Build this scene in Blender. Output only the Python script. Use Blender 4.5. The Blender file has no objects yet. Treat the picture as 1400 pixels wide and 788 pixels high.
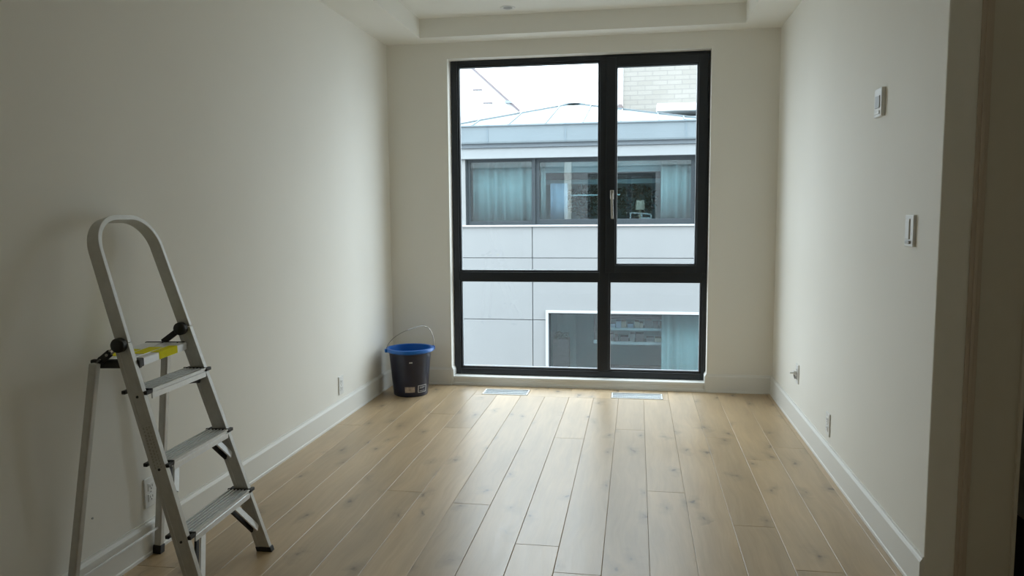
import bpy, bmesh, math, random
from mathutils import Vector, Matrix
C = bpy.context.scene.collection
S = bpy.context.scene
R = random.Random(7)
PI = math.pi

# ---------------------------------------------------------------- camera
F_PX, YAW, PITCH, ROLL, EYE = 1032.8, 0.1636, -0.0968, 0.00784, 1.28
cam_d = bpy.data.cameras.new('camera'); cam = bpy.data.objects.new('camera', cam_d); C.objects.link(cam)
cam_d.sensor_width = 36.0; cam_d.lens = F_PX * 36.0 / 1400.0; cam_d.clip_start = 0.02; cam_d.clip_end = 300
rot = Matrix.Rotation(YAW, 3, 'Z') @ Matrix.Rotation(PITCH, 3, 'X') @ Matrix.Rotation(ROLL, 3, 'Y')
cx, cy, cz = rot.col[0], rot.col[1], rot.col[2]
m = Matrix((cx, cz, -cy)).transposed().to_4x4(); m.translation = (0, 0, EYE)
cam.matrix_world = m
S.camera = cam

# ---------------------------------------------------------------- sky, exposure
world = bpy.data.worlds.new('overcast_sky'); S.world = world; world.use_nodes = True
wn = world.node_tree; wn.nodes.clear()
wo = wn.nodes.new('ShaderNodeOutputWorld'); wb = wn.nodes.new('ShaderNodeBackground')
wt = wn.nodes.new('ShaderNodeTexCoord'); wnz = wn.nodes.new('ShaderNodeTexNoise'); wr = wn.nodes.new('ShaderNodeValToRGB')
wnz.inputs['Scale'].default_value = 1.6; wnz.inputs['Detail'].default_value = 3
wr.color_ramp.elements[0].position = 0.3; wr.color_ramp.elements[0].color = (0.80, 0.91, 1.0, 1)
wr.color_ramp.elements[1].position = 0.7; wr.color_ramp.elements[1].color = (0.90, 0.97, 1.0, 1)
wn.links.new(wt.outputs['Generated'], wnz.inputs['Vector']); wn.links.new(wnz.outputs['Fac'], wr.inputs['Fac'])
wn.links.new(wr.outputs['Color'], wb.inputs['Color']); # overcast sky: luminance rises from half the zenith value at the horizon
ZENITH = 8.5
wsx = wn.nodes.new('ShaderNodeSeparateXYZ'); wn.links.new(wt.outputs['Generated'], wsx.inputs[0])
wmx = wn.nodes.new('ShaderNodeMath'); wmx.operation = 'MAXIMUM'; wmx.inputs[1].default_value = 0.0; wn.links.new(wsx.outputs['Z'], wmx.inputs[0])
wma = wn.nodes.new('ShaderNodeMath'); wma.operation = 'MULTIPLY_ADD'; wma.inputs[1].default_value = ZENITH / 2; wma.inputs[2].default_value = ZENITH / 2
wn.links.new(wmx.outputs[0], wma.inputs[0]); wn.links.new(wma.outputs[0], wb.inputs['Strength'])
wn.links.new(wb.outputs['Background'], wo.inputs['Surface'])
portal_d = bpy.data.lights.new('window_portal', 'AREA'); portal_d.shape = 'RECTANGLE'
portal_d.size = 1.86; portal_d.size_y = 2.33; portal_d.cycles.is_portal = True
portal = bpy.data.objects.new('window_portal', portal_d); C.objects.link(portal)
portal.location = (-0.43, 5.70, 1.245); portal.rotation_euler = (-PI / 2, 0, 0)
S.view_settings.view_transform = 'Standard'; S.view_settings.look = 'None'
S.view_settings.gamma = 1.0; S.view_settings.use_curve_mapping = False
S.view_settings.exposure = 0.17
S.cycles.max_bounces = 12; S.cycles.diffuse_bounces = 8; S.cycles.glossy_bounces = 5
S.cycles.transparent_max_bounces = 16; S.cycles.sample_clamp_indirect = 6.0
S.cycles.use_denoising = True

# ---------------------------------------------------------------- materials
def mat(name, col, rough=0.5, metal=0.0, spec=0.5, noise=None, bump=None, coat=0.0, alpha=1.0):
    m = bpy.data.materials.new(name); m.use_nodes = True
    nt = m.node_tree; b = nt.nodes['Principled BSDF']
    b.inputs['Base Color'].default_value = (*col, 1); b.inputs['Roughness'].default_value = rough
    b.inputs['Metallic'].default_value = metal; b.inputs['Specular IOR Level'].default_value = spec
    b.inputs['Coat Weight'].default_value = coat
    tc = nt.nodes.new('ShaderNodeTexCoord')
    if noise:
        sc, amt = noise
        n = nt.nodes.new('ShaderNodeTexNoise'); n.inputs['Scale'].default_value = sc; n.inputs['Detail'].default_value = 4
        nt.links.new(tc.outputs['Object'], n.inputs['Vector'])
        mr = nt.nodes.new('ShaderNodeMapRange'); mr.inputs['To Min'].default_value = 1 - amt; mr.inputs['To Max'].default_value = 1 + amt
        mr.inputs['From Min'].default_value = .25; mr.inputs['From Max'].default_value = .75
        nt.links.new(n.outputs['Fac'], mr.inputs['Value'])
        mx = nt.nodes.new('ShaderNodeVectorMath'); mx.operation = 'SCALE'; mx.inputs[0].default_value = col
        nt.links.new(mr.outputs['Result'], mx.inputs['Scale']); nt.links.new(mx.outputs['Vector'], b.inputs['Base Color'])
    if bump:
        sc, st = bump
        n = nt.nodes.new('ShaderNodeTexNoise'); n.inputs['Scale'].default_value = sc; n.inputs['Detail'].default_value = 3
        nt.links.new(tc.outputs['Object'], n.inputs['Vector'])
        bp = nt.nodes.new('ShaderNodeBump'); bp.inputs['Strength'].default_value = st; bp.inputs['Distance'].default_value = 0.002
        nt.links.new(n.outputs['Fac'], bp.inputs['Height']); nt.links.new(bp.outputs['Normal'], b.inputs['Normal'])
    return m

def glass_mat(name, tint, reflect, dirt=0.0):
    m = bpy.data.materials.new(name); m.use_nodes = True
    nt = m.node_tree; nt.nodes.clear()
    out = nt.nodes.new('ShaderNodeOutputMaterial'); tr = nt.nodes.new('ShaderNodeBsdfTransparent')
    gl = nt.nodes.new('ShaderNodeBsdfGlossy'); fr = nt.nodes.new('ShaderNodeFresnel'); mix = nt.nodes.new('ShaderNodeMixShader')
    tr.inputs['Color'].default_value = (*tint, 1); gl.inputs['Roughness'].default_value = 0.0
    geo = nt.nodes.new('ShaderNodeNewGeometry'); iorn = nt.nodes.new('ShaderNodeMapRange')   # straight-through sheet: same Fresnel on both faces
    iorn.inputs['To Min'].default_value = 1.45; iorn.inputs['To Max'].default_value = 1 / 1.45
    nt.links.new(geo.outputs['Backfacing'], iorn.inputs['Value']); nt.links.new(iorn.outputs[0], fr.inputs['IOR'])
    mm = nt.nodes.new('ShaderNodeMath'); mm.operation = 'MULTIPLY'; mm.use_clamp = True; mm.inputs[1].default_value = reflect
    nt.links.new(fr.outputs['Fac'], mm.inputs[0]); nt.links.new(mm.outputs[0], mix.inputs['Fac'])
    nt.links.new(tr.outputs[0], mix.inputs[1]); nt.links.new(gl.outputs[0], mix.inputs[2])
    last = mix
    if dirt:
        tc = nt.nodes.new('ShaderNodeTexCoord'); v = nt.nodes.new('ShaderNodeTexVoronoi'); v.inputs['Scale'].default_value = 75
        nt.links.new(tc.outputs['Object'], v.inputs['Vector'])
        lt = nt.nodes.new('ShaderNodeMath'); lt.operation = 'LESS_THAN'; lt.inputs[1].default_value = 0.13
        nt.links.new(v.outputs['Distance'], lt.inputs[0])
        n = nt.nodes.new('ShaderNodeTexNoise'); n.inputs['Scale'].default_value = 3.0
        nt.links.new(tc.outputs['Object'], n.inputs['Vector'])
        mr = nt.nodes.new('ShaderNodeMapRange'); mr.inputs['From Min'].default_value = .45; mr.inputs['From Max'].default_value = .65
        mr.inputs['To Max'].default_value = dirt; nt.links.new(n.outputs['Fac'], mr.inputs['Value'])
        mu = nt.nodes.new('ShaderNodeMath'); mu.operation = 'MULTIPLY'
        nt.links.new(lt.outputs[0], mu.inputs[0]); nt.links.new(mr.outputs[0], mu.inputs[1])
        df = nt.nodes.new('ShaderNodeBsdfTranslucent'); df.inputs['Color'].default_value = (.8, .8, .8, 1)
        mx = nt.nodes.new('ShaderNodeMixShader'); nt.links.new(mu.outputs[0], mx.inputs['Fac'])
        nt.links.new(mix.outputs[0], mx.inputs[1]); nt.links.new(df.outputs[0], mx.inputs[2]); last = mx
    nt.links.new(last.outputs[0], out.inputs['Surface'])
    return m

def wood_mat():
    m = bpy.data.materials.new('oak_plank'); m.use_nodes = True
    nt = m.node_tree; L = nt.links.new; N = nt.nodes.new; b = nt.nodes['Principled BSDF']
    tc = N('ShaderNodeTexCoord'); oi = N('ShaderNodeObjectInfo')
    sc = N('ShaderNodeVectorMath'); sc.operation = 'SCALE'; sc.inputs[0].default_value = (7.3, 31.7, 3.1); L(oi.outputs['Random'], sc.inputs['Scale'])
    add = N('ShaderNodeVectorMath'); L(tc.outputs['Object'], add.inputs[0]); L(sc.outputs[0], add.inputs[1])
    # warp the grain
    wn_ = N('ShaderNodeTexNoise'); wn_.inputs['Scale'].default_value = 2.2; wn_.inputs['Detail'].default_value = 2; L(add.outputs[0], wn_.inputs['Vector'])
    ws = N('ShaderNodeVectorMath'); ws.operation = 'SCALE'; ws.inputs['Scale'].default_value = 0.10; L(wn_.outputs['Color'], ws.inputs[0])
    ad2 = N('ShaderNodeVectorMath'); L(add.outputs[0], ad2.inputs[0]); L(ws.outputs[0], ad2.inputs[1])
    mp = N('ShaderNodeMapping'); mp.inputs['Scale'].default_value = (30, 1.6, 8); L(ad2.outputs[0], mp.inputs['Vector'])
    g = N('ShaderNodeTexNoise'); g.inputs['Scale'].default_value = 1.6; g.inputs['Detail'].default_value = 7; g.inputs['Roughness'].default_value = .62; L(mp.outputs[0], g.inputs['Vector'])
    ramp = N('ShaderNodeValToRGB'); e = ramp.color_ramp.elements
    e[0].position = .25; e[0].color = (.42, .295, .165, 1); e[1].position = .75; e[1].color = (.53, .395, .24, 1)
    L(g.outputs['Fac'], ramp.inputs['Fac'])
    # broad cloudy tone
    mp2 = N('ShaderNodeMapping'); mp2.inputs['Scale'].default_value = (5, 1.1, 1); L(ad2.outputs[0], mp2.inputs['Vector'])
    c2 = N('ShaderNodeTexNoise'); c2.inputs['Scale'].default_value = 1.3; c2.inputs['Detail'].default_value = 3; L(mp2.outputs[0], c2.inputs['Vector'])
    mr2 = N('ShaderNodeMapRange'); mr2.inputs['From Min'].default_value = .3; mr2.inputs['From Max'].default_value = .7; mr2.inputs['To Min'].default_value = .84; mr2.inputs['To Max'].default_value = 1.13; L(c2.outputs['Fac'], mr2.inputs['Value'])
    # per plank tone
    mr3 = N('ShaderNodeMapRange'); mr3.inputs['To Min'].default_value = .88; mr3.inputs['To Max'].default_value = 1.10; L(oi.outputs['Random'], mr3.inputs['Value'])
    mu = N('ShaderNodeMath'); mu.operation = 'MULTIPLY'; L(mr2.outputs[0], mu.inputs[0]); L(mr3.outputs[0], mu.inputs[1])
    # knots: small dark eyes and cracks, elongated along the board
    mp3 = N('ShaderNodeMapping'); mp3.inputs['Scale'].default_value = (7.4, 3.2, 1); 
    wn2 = N('ShaderNodeTexNoise'); wn2.inputs['Scale'].default_value = 9; wn2.inputs['Detail'].default_value = 3; L(add.outputs[0], wn2.inputs['Vector'])
    ws2 = N('ShaderNodeVectorMath'); ws2.operation = 'SCALE'; ws2.inputs['Scale'].default_value = 0.10; L(wn2.outputs['Color'], ws2.inputs[0])
    ad3 = N('ShaderNodeVectorMath'); L(ad2.outputs[0], ad3.inputs[0]); L(ws2.outputs[0], ad3.inputs[1])
    L(ad3.outputs[0], mp3.inputs['Vector'])
    vo = N('ShaderNodeTexVoronoi'); vo.voronoi_dimensions = '2D'; vo.inputs['Scale'].default_value = 1.0; L(mp3.outputs[0], vo.inputs['Vector'])
    sep = N('ShaderNodeSeparateColor'); L(vo.outputs['Color'], sep.inputs[0])
    fn = N('ShaderNodeTexNoise'); fn.inputs['Scale'].default_value = 26; fn.inputs['Detail'].default_value = 4; L(add.outputs[0], fn.inputs['Vector'])
    fa = N('ShaderNodeMath'); fa.operation = 'MULTIPLY_ADD'; fa.inputs[1].default_value = .26; L(fn.outputs['Fac'], fa.inputs[0]); L(vo.outputs['Distance'], fa.inputs[2])
    core = N('ShaderNodeMapRange'); core.inputs['From Min'].default_value = .13; core.inputs['From Max'].default_value = .23; core.inputs['To Min'].default_value = 1; core.inputs['To Max'].default_value = 0; L(fa.outputs[0], core.inputs['Value'])
    halo = N('ShaderNodeMapRange'); halo.inputs['From Min'].default_value = .12; halo.inputs['From Max'].default_value = .42; halo.inputs['To Min'].default_value = .45; halo.inputs['To Max'].default_value = 0; L(fa.outputs[0], halo.inputs['Value'])
    mxk = N('ShaderNodeMath'); mxk.operation = 'MAXIMUM'; L(core.outputs[0], mxk.inputs[0]); L(halo.outputs[0], mxk.inputs[1])
    gate = N('ShaderNodeMath'); gate.operation = 'GREATER_THAN'; gate.inputs[1].default_value = .50; L(sep.outputs[0], gate.inputs[0])
    kn = N('ShaderNodeMath'); kn.operation = 'MULTIPLY'; L(mxk.outputs[0], kn.inputs[0]); L(gate.outputs[0], kn.inputs[1])
    kn2 = N('ShaderNodeMath'); kn2.operation = 'MULTIPLY'; kn2.inputs[1].default_value = .75; L(kn.outputs[0], kn2.inputs[0])
    tone = N('ShaderNodeVectorMath'); tone.operation = 'SCALE'; L(ramp.outputs[0], tone.inputs[0]); L(mu.outputs[0], tone.inputs['Scale'])
    mixk = N('ShaderNodeMix'); mixk.data_type = 'RGBA'; L(kn2.outputs[0], mixk.inputs['Factor']); L(tone.outputs[0], mixk.inputs['A']); mixk.inputs['B'].default_value = (.06, .045, .035, 1)
    L(mixk.outputs['Result'], b.inputs['Base Color'])
    rr = N('ShaderNodeMapRange'); rr.inputs['To Min'].default_value = .29; rr.inputs['To Max'].default_value = .42; L(g.outputs['Fac'], rr.inputs['Value']); L(rr.outputs[0], b.inputs['Roughness'])
    b.inputs['Specular IOR Level'].default_value = .8
    bp = N('ShaderNodeBump'); bp.inputs['Strength'].default_value = .12; bp.inputs['Distance'].default_value = .001; L(g.outputs['Fac'], bp.inputs['Height']); L(bp.outputs[0], b.inputs['Normal'])
    return m

def brick_mat(name, c1, c2, mortar, scale=1.0, bw=.24, bh=.075):
    m = mat(name, c1, .9)
    nt = m.node_tree; b = nt.nodes['Principled BSDF']; tc = nt.nodes.new('ShaderNodeTexCoord')
    sep = nt.nodes.new('ShaderNodeSeparateXYZ'); cmb = nt.nodes.new('ShaderNodeCombineXYZ'); ad = nt.nodes.new('ShaderNodeMath')
    nt.links.new(tc.outputs['Object'], sep.inputs[0]); nt.links.new(sep.outputs['X'], ad.inputs[0]); nt.links.new(sep.outputs['Y'], ad.inputs[1])
    nt.links.new(ad.outputs[0], cmb.inputs['X']); nt.links.new(sep.outputs['Z'], cmb.inputs['Y'])
    br = nt.nodes.new('ShaderNodeTexBrick'); br.inputs['Scale'].default_value = 1; br.inputs['Brick Width'].default_value = bw
    br.inputs['Row Height'].default_value = bh; br.inputs['Mortar Size'].default_value = .012
    br.inputs['Color1'].default_value = (*c1, 1); br.inputs['Color2'].default_value = (*c2, 1); br.inputs['Mortar'].default_value = (*mortar, 1)
    nt.links.new(cmb.outputs[0], br.inputs['Vector']); nt.links.new(br.outputs['Color'], b.inputs['Base Color'])
    return m

OUT = .53            # outside colours darkened to balance the view's brightness against the room
def om(name, col, *a, **k): return mat(name, tuple(c * OUT for c in col), *a, **k)
M = dict(
    wall=mat('wall_paint', (.86, .845, .79), .62, spec=.3, noise=(2.5, .012), bump=(220, .12)),
    ceil=mat('ceiling_paint', (.88, .87, .82), .8, spec=.2, bump=(150, .1)),
    trim=mat('trim_paint', (.82, .82, .79), .42, spec=.45),
    oak=wood_mat(),
    sub=mat('subfloor', (.05, .04, .03), .9),
    seam=mat('plank_gap', (.03, .02, .015), .9),
    frame=mat('window_frame_paint', (.012, .016, .022), .38, spec=.5, noise=(8, .15)),
    spacer=mat('glazing_spacer', (.62, .66, .70), .35, .6),
    glass=glass_mat('window_glass', (.96, .98, .985), 1.0, .22),
    chrome=mat('satin_nickel', (.55, .53, .50), .3, .9),
    alu=mat('brushed_aluminium', (.56, .555, .53), .42, .5, noise=(40, .06), bump=(300, .1)),
    alu2=mat('tread_aluminium', (.80, .82, .84), .38, .4, noise=(60, .05)),
    blackp=mat('black_plastic', (.012, .012, .013), .45),
    yellow=mat('yellow_tape', (.86, .80, .0), .6, spec=.15, noise=(30, .05)),
    whitep=mat('white_plastic', (.80, .81, .80), .35),
    greyp=mat('grey_plastic', (.40, .41, .42), .4),
    dark=mat('dark_slot', (.02, .02, .02), .7),
    bodyp=mat('bucket_body', (.012, .014, .034), .28, spec=.55, noise=(12, .3)),
    bluep=mat('bucket_blue', (.008, .125, .46), .32, spec=.5),
    steel=mat('wire_steel', (.42, .40, .37), .35, .9),
    label1=mat('beige_label', (.42, .34, .28), .6, noise=(60, .35)),
    label2=mat('white_print', (.62, .64, .66), .5),
    grille=mat('vent_metal', (.66, .71, .74), .45, .1),
    print=mat('rail_print', (.40, .385, .34), .6),
    jamb=mat('shaded_jamb_paint', (.62, .58, .49), .55, noise=(3, .03)),  # darker than the wall paint: shade of the wall end put into the colour
    jambw=mat('jamb_wood_edge', (.56, .48, .39), .55),
    hall=mat('hall_wall', (.16, .155, .135), .9),  # gloom of the enclosed hall put into the wall colour
    hallf=mat('hall_floor', (.018, .012, .010), .7),  # added hall floor, near-black in place of an unidentified dark sliver
    # outside
    panel=om('facade_panel', (.49, .505, .51), .5, noise=(1.2, .03)),
    joint=om('facade_joint', (.20, .23, .26), .8),
    cap=om('white_cap', (.86, .88, .88), .5),
    fascia=om('fascia_board', (.52, .56, .58), .5),
    gutj=om('gutter_joint', (.33, .42, .48), .5),
    gut=om('gutter_metal', (.38, .46, .505), .45, .1, noise=(2, .05)),
    soff=om('soffit_groove', (.26, .31, .35), .6),
    roofm=om('roof_metal', (.40, .475, .50), .4, .1, noise=(1.5, .05)),
    seamm=om('roof_seam', (.22, .28, .31), .5),
    wfr=mat('aluminium_window_frame', (.035, .047, .055), .5, .2),
    oglass=glass_mat('tinted_glass', (.74, .83, .85), 3.0, .0),
    curt=mat('teal_curtain', (.37, .47, .465), .9, noise=(1.5, .12)),
    curt2=mat('grey_curtain', (.36, .45, .56), .9, noise=(2, .1)),
    room=mat('office_room', (.50, .66, .66), .95),
    brown=mat('dark_band', (.10, .08, .08), .8, noise=(20, .3)),
    slat=mat('pale_band', (.50, .62, .64), .7),
    leaf=mat('dark_leaf', (.05, .085, .06), .8, noise=(12, .5)),
    conc=mat('concrete', (.20, .20, .20), .9, noise=(2, .1)),
    tanb=mat('tan_shade', (.42, .36, .28), .8),
    ourb=brick_mat('dark_brick', (.24, .24, .25), (.29, .29, .30), (.34, .34, .34)),
    pbrick=brick_mat('pale_brick', (.235, .225, .205), (.21, .20, .18), (.165, .16, .15), bw=.5, bh=.16),
    stucco=mat('white_stucco', (.60, .61, .62), .8, noise=(1, .02)),
    shing=mat('grey_verge', (.16, .14, .15), .8),
    asph=mat('paving', (.22, .215, .205), .9, noise=(1, .2)),
)

# ---------------------------------------------------------------- mesh helpers
class MB:
    def __init__(s): s.v = []; s.f = []; s.mi = []
    def quadbox(s, P, mi=0):
        b = len(s.v); s.v += [tuple(p) for p in P]
        for f in ((0, 3, 2, 1), (4, 5, 6, 7), (0, 1, 5, 4), (1, 2, 6, 5), (2, 3, 7, 6), (3, 0, 4, 7)):
            s.f.append(tuple(b + i for i in f)); s.mi.append(mi)
        return s
    def box(s, x0, x1, y0, y1, z0, z1, mi=0):
        return s.quadbox([(x0, y0, z0), (x1, y0, z0), (x1, y1, z0), (x0, y1, z0), (x0, y0, z1), (x1, y0, z1), (x1, y1, z1), (x0, y1, z1)], mi)
    def obox(s, c, ax, ay, az, hx, hy, hz, mi=0):
        c = Vector(c); P = []
        for z in (-1, 1):
            for x, y in ((-1, -1), (1, -1), (1, 1), (-1, 1)): P.append(c + ax * hx * x + ay * hy * y + az * hz * z)
        return s.quadbox(P, mi)
    def bar(s, a, b, w, d, up=(0, 0, 1), mi=0):
        a = Vector(a); b = Vector(b); z = (b - a).normalized(); u = Vector(up)
        x = u.cross(z)
        if x.length < 1e-4: x = Vector((1, 0, 0)).cross(z)
        x.normalize(); y = z.cross(x)
        return s.obox((a + b) / 2, x, y, z, w / 2, d / 2, (b - a).length / 2, mi)
    def prism(s, prof, a, b, ex, ey, mi=0):
        a = Vector(a); b = Vector(b); ex = Vector(ex); ey = Vector(ey); n = len(prof); o = len(s.v)
        for base in (a, b):
            for (p, q) in prof: s.v.append(tuple(base + ex * p + ey * q))
        for i in range(n):
            j = (i + 1) % n; s.f.append((o + i, o + j, o + n + j, o + n + i)); s.mi.append(mi)
        s.f.append(tuple(o + i for i in reversed(range(n)))); s.mi.append(mi)
        s.f.append(tuple(o + n + i for i in range(n))); s.mi.append(mi)
        return s
    def cyl(s, a, b, r, n=20, r2=None, mi=0):
        a = Vector(a); b = Vector(b); z = (b - a).normalized(); x = z.orthogonal().normalized(); y = z.cross(x); r2 = r if r2 is None else r2; o = len(s.v)
        for base, rr in ((a, r), (b, r2)):
            for i in range(n):
                t = 2 * PI * i / n; s.v.append(tuple(base + x * rr * math.cos(t) + y * rr * math.sin(t)))
        for i in range(n):
            j = (i + 1) % n; s.f.append((o + i, o + j, o + n + j, o + n + i)); s.mi.append(mi)
        s.f.append(tuple(o + i for i in reversed(range(n)))); s.mi.append(mi)
        s.f.append(tuple(o + n + i for i in range(n))); s.mi.append(mi)
        return s
    def tube(s, pts, r, n=10, mi=0, closed=False):
        pts = [Vector(p) for p in pts]; o = len(s.v); k = len(pts); prev = None
        for i, p in enumerate(pts):
            t = (pts[min(i + 1, k - 1)] - pts[max(i - 1, 0)]).normalized()
            if prev is None: x = t.orthogonal().normalized()
            else:
                x = prev - t * prev.dot(t); x.normalize()
            prev = x; y = t.cross(x)
            for q in range(n):
                a = 2 * PI * q / n; s.v.append(tuple(p + x * r * math.cos(a) + y * r * math.sin(a)))
        for i in range(k - 1):
            for q in range(n):
                w = (q + 1) % n; s.f.append((o + i * n + q, o + i * n + w, o + (i + 1) * n + w, o + (i + 1) * n + q)); s.mi.append(mi)
        s.f.append(tuple(o + q for q in reversed(range(n)))); s.mi.append(mi)
        s.f.append(tuple(o + (k - 1) * n + q for q in range(n))); s.mi.append(mi)
        return s
    def lathe(s, prof, c, n=56, mi=0):
        o = len(s.v); k = len(prof)
        for (r, z) in prof:
            for q in range(n):
                a = 2 * PI * q / n; s.v.append((c[0] + r * math.cos(a), c[1] + r * math.sin(a), c[2] + z))
        for i in range(k - 1):
            for q in range(n):
                w = (q + 1) % n; s.f.append((o + i * n + q, o + i * n + w, o + (i + 1) * n + w, o + (i + 1) * n + q)); s.mi.append(mi)
        return s
    def sweep(s, pts, frames, prof, mi=0):
        """prof: closed loop of (a, b); frames: (A, B) per point"""
        o = len(s.v); n = len(prof); k = len(pts)
        for p, (A, B) in zip(pts, frames):
            for (a, b) in prof: s.v.append(tuple(Vector(p) + A * a + B * b))
        for i in range(k - 1):
            for q in range(n):
                w = (q + 1) % n; s.f.append((o + i * n + q, o + i * n + w, o + (i + 1) * n + w, o + (i + 1) * n + q)); s.mi.append(mi)
        s.f.append(tuple(o + q for q in reversed(range(n)))); s.mi.append(mi)
        s.f.append(tuple(o + (k - 1) * n + q for q in range(n))); s.mi.append(mi)
        return s

def wloc(o):
    p = Vector((0, 0, 0))
    while o: p += o.location; o = o.parent
    return p

def build(name, mb, mats, parent=None, bevel=0.0, smooth=False, loc=None, segs=2):
    """mesh in world coordinates; loc (world) becomes the object's origin"""
    if not isinstance(mats, (list, tuple)): mats = [mats]
    base = wloc(parent) if parent else Vector((0, 0, 0))
    org = Vector(loc) if loc is not None else (base if parent else Vector((0, 0, 0)))
    me = bpy.data.meshes.new(name)
    me.from_pydata([tuple(Vector(v) - org) for v in mb.v], [], mb.f)
    for mm in mats: me.materials.append(mm)
    if len(mats) > 1: me.polygons.foreach_set('material_index', mb.mi)
    bm = bmesh.new(); bm.from_mesh(me); bmesh.ops.recalc_face_normals(bm, faces=bm.faces); bm.to_mesh(me); bm.free()
    if smooth:
        me.polygons.foreach_set('use_smooth', [True] * len(me.polygons))
        try: me.set_sharp_from_angle(angle=math.radians(38))
        except Exception: pass
    o = bpy.data.objects.new(name, me); C.objects.link(o); o.location = org - base
    if parent: o.parent = parent
    if bevel:
        b = o.modifiers.new('bevel', 'BEVEL'); b.width = bevel; b.segments = segs; b.limit_method = 'ANGLE'; b.angle_limit = math.radians(40)
    return o
def thing(name, label, cat, loc, group=None):
    o = bpy.data.objects.new(name, None); C.objects.link(o); o.location = loc; o.empty_display_size = .05
    o['label'] = label; o['category'] = cat
    if group: o['group'] = group
    return o
def tag(o, label, cat, group=None):
    o['label'] = label; o['category'] = cat
    if group: o['group'] = group
    return o
def struct(name, mb, mats, label, parent=None, **k):
    o = build(name, mb, mats, parent, **k)
    if parent is None: o['kind'] = 'structure'; o['label'] = label; o['category'] = name.split('_')[0]
    return o

# ================================================================= room shell
XL, XR, YF, ZS, ZC = -1.829, 0.954, 5.485, 2.527, 2.657
YB, XE, YE, YH = -.9, 1.6, 2.607, 3.43       # back wall, far right wall of the open room, wall end, hall back
WX0, WX1, WZ1 = -1.372, 0.503, 2.413           # window opening
T = .12
struct('wall_left', MB().box(XL - .2, XL, YB - .2, YF + .26, -.1, ZC + .1), M['wall'], 'long plain off-white wall on the left, behind the stepladder')
wf = MB()
wf.box(XL, WX0, YF, YF + .13, -.1, ZC + .1).box(WX1, XR + T, YF, YF + .13, -.1, ZC + .1).box(WX0, WX1, YF, YF + .13, WZ1, ZC + .1).box(WX0, WX1, YF, YF + .26, -.1, .006)
struct('wall_far', wf, M['wall'], 'off-white end wall surrounding the large black-framed window')
struct('wall_right', MB().box(XR, XR + T, YE, YF, -.1, ZC + .1), M['wall'], 'off-white wall on the right with the switches and two outlets', bevel=.004)
struct('wall_back', MB().box(XL, XE + .2, YB - .2, YB, -.1, ZC + .1), M['wall'], 'off-white wall behind the viewer')
struct('wall_side', MB().box(XE, XE + .2, YB, YE + 1.2, -.1, ZC + .1), M['wall'], 'off-white wall far to the right behind the viewer')
# stub of wall and door jamb facing the viewer at the right
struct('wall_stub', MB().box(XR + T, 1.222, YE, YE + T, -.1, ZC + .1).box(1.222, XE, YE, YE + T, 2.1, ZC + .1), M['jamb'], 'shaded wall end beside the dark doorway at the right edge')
struct('wall_hall', MB().box(XR + T, XE, YH, YH + .1, -.1, ZC + .1), M['hall'], 'wall coloured dark for the unlit hall inside the doorway at the right edge')
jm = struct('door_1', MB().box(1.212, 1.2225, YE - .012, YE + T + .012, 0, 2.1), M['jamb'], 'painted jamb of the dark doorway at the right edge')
jm['label'] = 'painted edge of the dark doorway at the right edge of the photo'
build('door_stop', MB().box(1.046, 1.082, YE - .006, YE, 0, ZS).box(1.058, 1.070, YE - .011, YE - .004, 0, ZS), M['jambw'], jm, bevel=.002)
build('strike_plate', MB().box(1.2205, 1.2265, YE - .010, YE + .05, .85, .945), M['greyp'], jm, bevel=.001)

# ceiling: soffit ring and raised tray
ring = MB()
TX0, TX1, TY1, TY0 = -1.522, .700, 5.302, -.6
ring.box(XL, TX0, YB, YF, ZS, ZC + .1).box(TX1, XE, YB, YF, ZS, ZC + .1).box(TX0, TX1, TY1, YF, ZS, ZC + .1).box(TX0, TX1, YB, TY0, ZS, ZC + .1)
cl = struct('ceiling', MB().box(TX0 - .02, TX1 + .02, TY0 - .02, TY1 + .02, ZC, ZC + .1), M['ceil'], 'white ceiling with a lowered border and a raised middle')
build('soffit', ring, M['ceil'], cl)
dl = thing('downlight', 'small round recessed ceiling light, only its edge in view at the top', 'light', (-.86, 5.0, ZC))
build('rim', MB().lathe([(.030, -.001), (.045, -.006), (.052, -.004), (.052, 0)], (-.86, 5.13, ZC), 32), M['whitep'], dl, smooth=True)
build('lens', MB().lathe([(.0001, -.0025), (.031, -.0025)], (-.86, 5.13, ZC), 32), M['greyp'], dl)

# floor
fl = struct('floor', MB().box(XL, XE, YB, YF, -.12, -.014), M['sub'], 'floor of wide knotty oak planks running towards the window')
struct('floor_hall', MB().box(XR + T, XE, YE + .001, YH, -.013, -.001), M['hallf'], 'near-black floor put in for the dark sliver in the doorway at the right edge')
G = .00045
pmesh = {}
def plank(x0, x1, y0, y1):
    key = (round(x1 - x0, 4), round(y1 - y0, 3))
    if key not in pmesh:
        w, l = (x1 - x0) / 2 - G, (y1 - y0) / 2 - G * .8; e = .0016
        v = [(-w, -l, -.014), (w, -l, -.014), (w, l, -.014), (-w, l, -.014), (-w, -l, -e * .6), (w, -l, -e * .6), (w, l, -e * .6), (-w, l, -e * .6),
             (-w + e, -l + e, 0), (w - e, -l + e, 0), (w - e, l - e, 0), (-w + e, l - e, 0)]
        f = [(0, 3, 2, 1), (8, 9, 10, 11)] + [(i, (i + 1) % 4, 4 + (i + 1) % 4, 4 + i) for i in range(4)] + [(4 + i, 4 + (i + 1) % 4, 8 + (i + 1) % 4, 8 + i) for i in range(4)]
        me = bpy.data.meshes.new('plank'); me.from_pydata(v, [], f); me.materials.append(M['oak']); pmesh[key] = me
    o = bpy.data.objects.new('plank', pmesh[key]); C.objects.link(o); o.parent = fl; o.location = ((x0 + x1) / 2, (y0 + y1) / 2, 0)
PW = .1715; X0 = .057 - 11 * PW            # board lines measured on the floor
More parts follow.
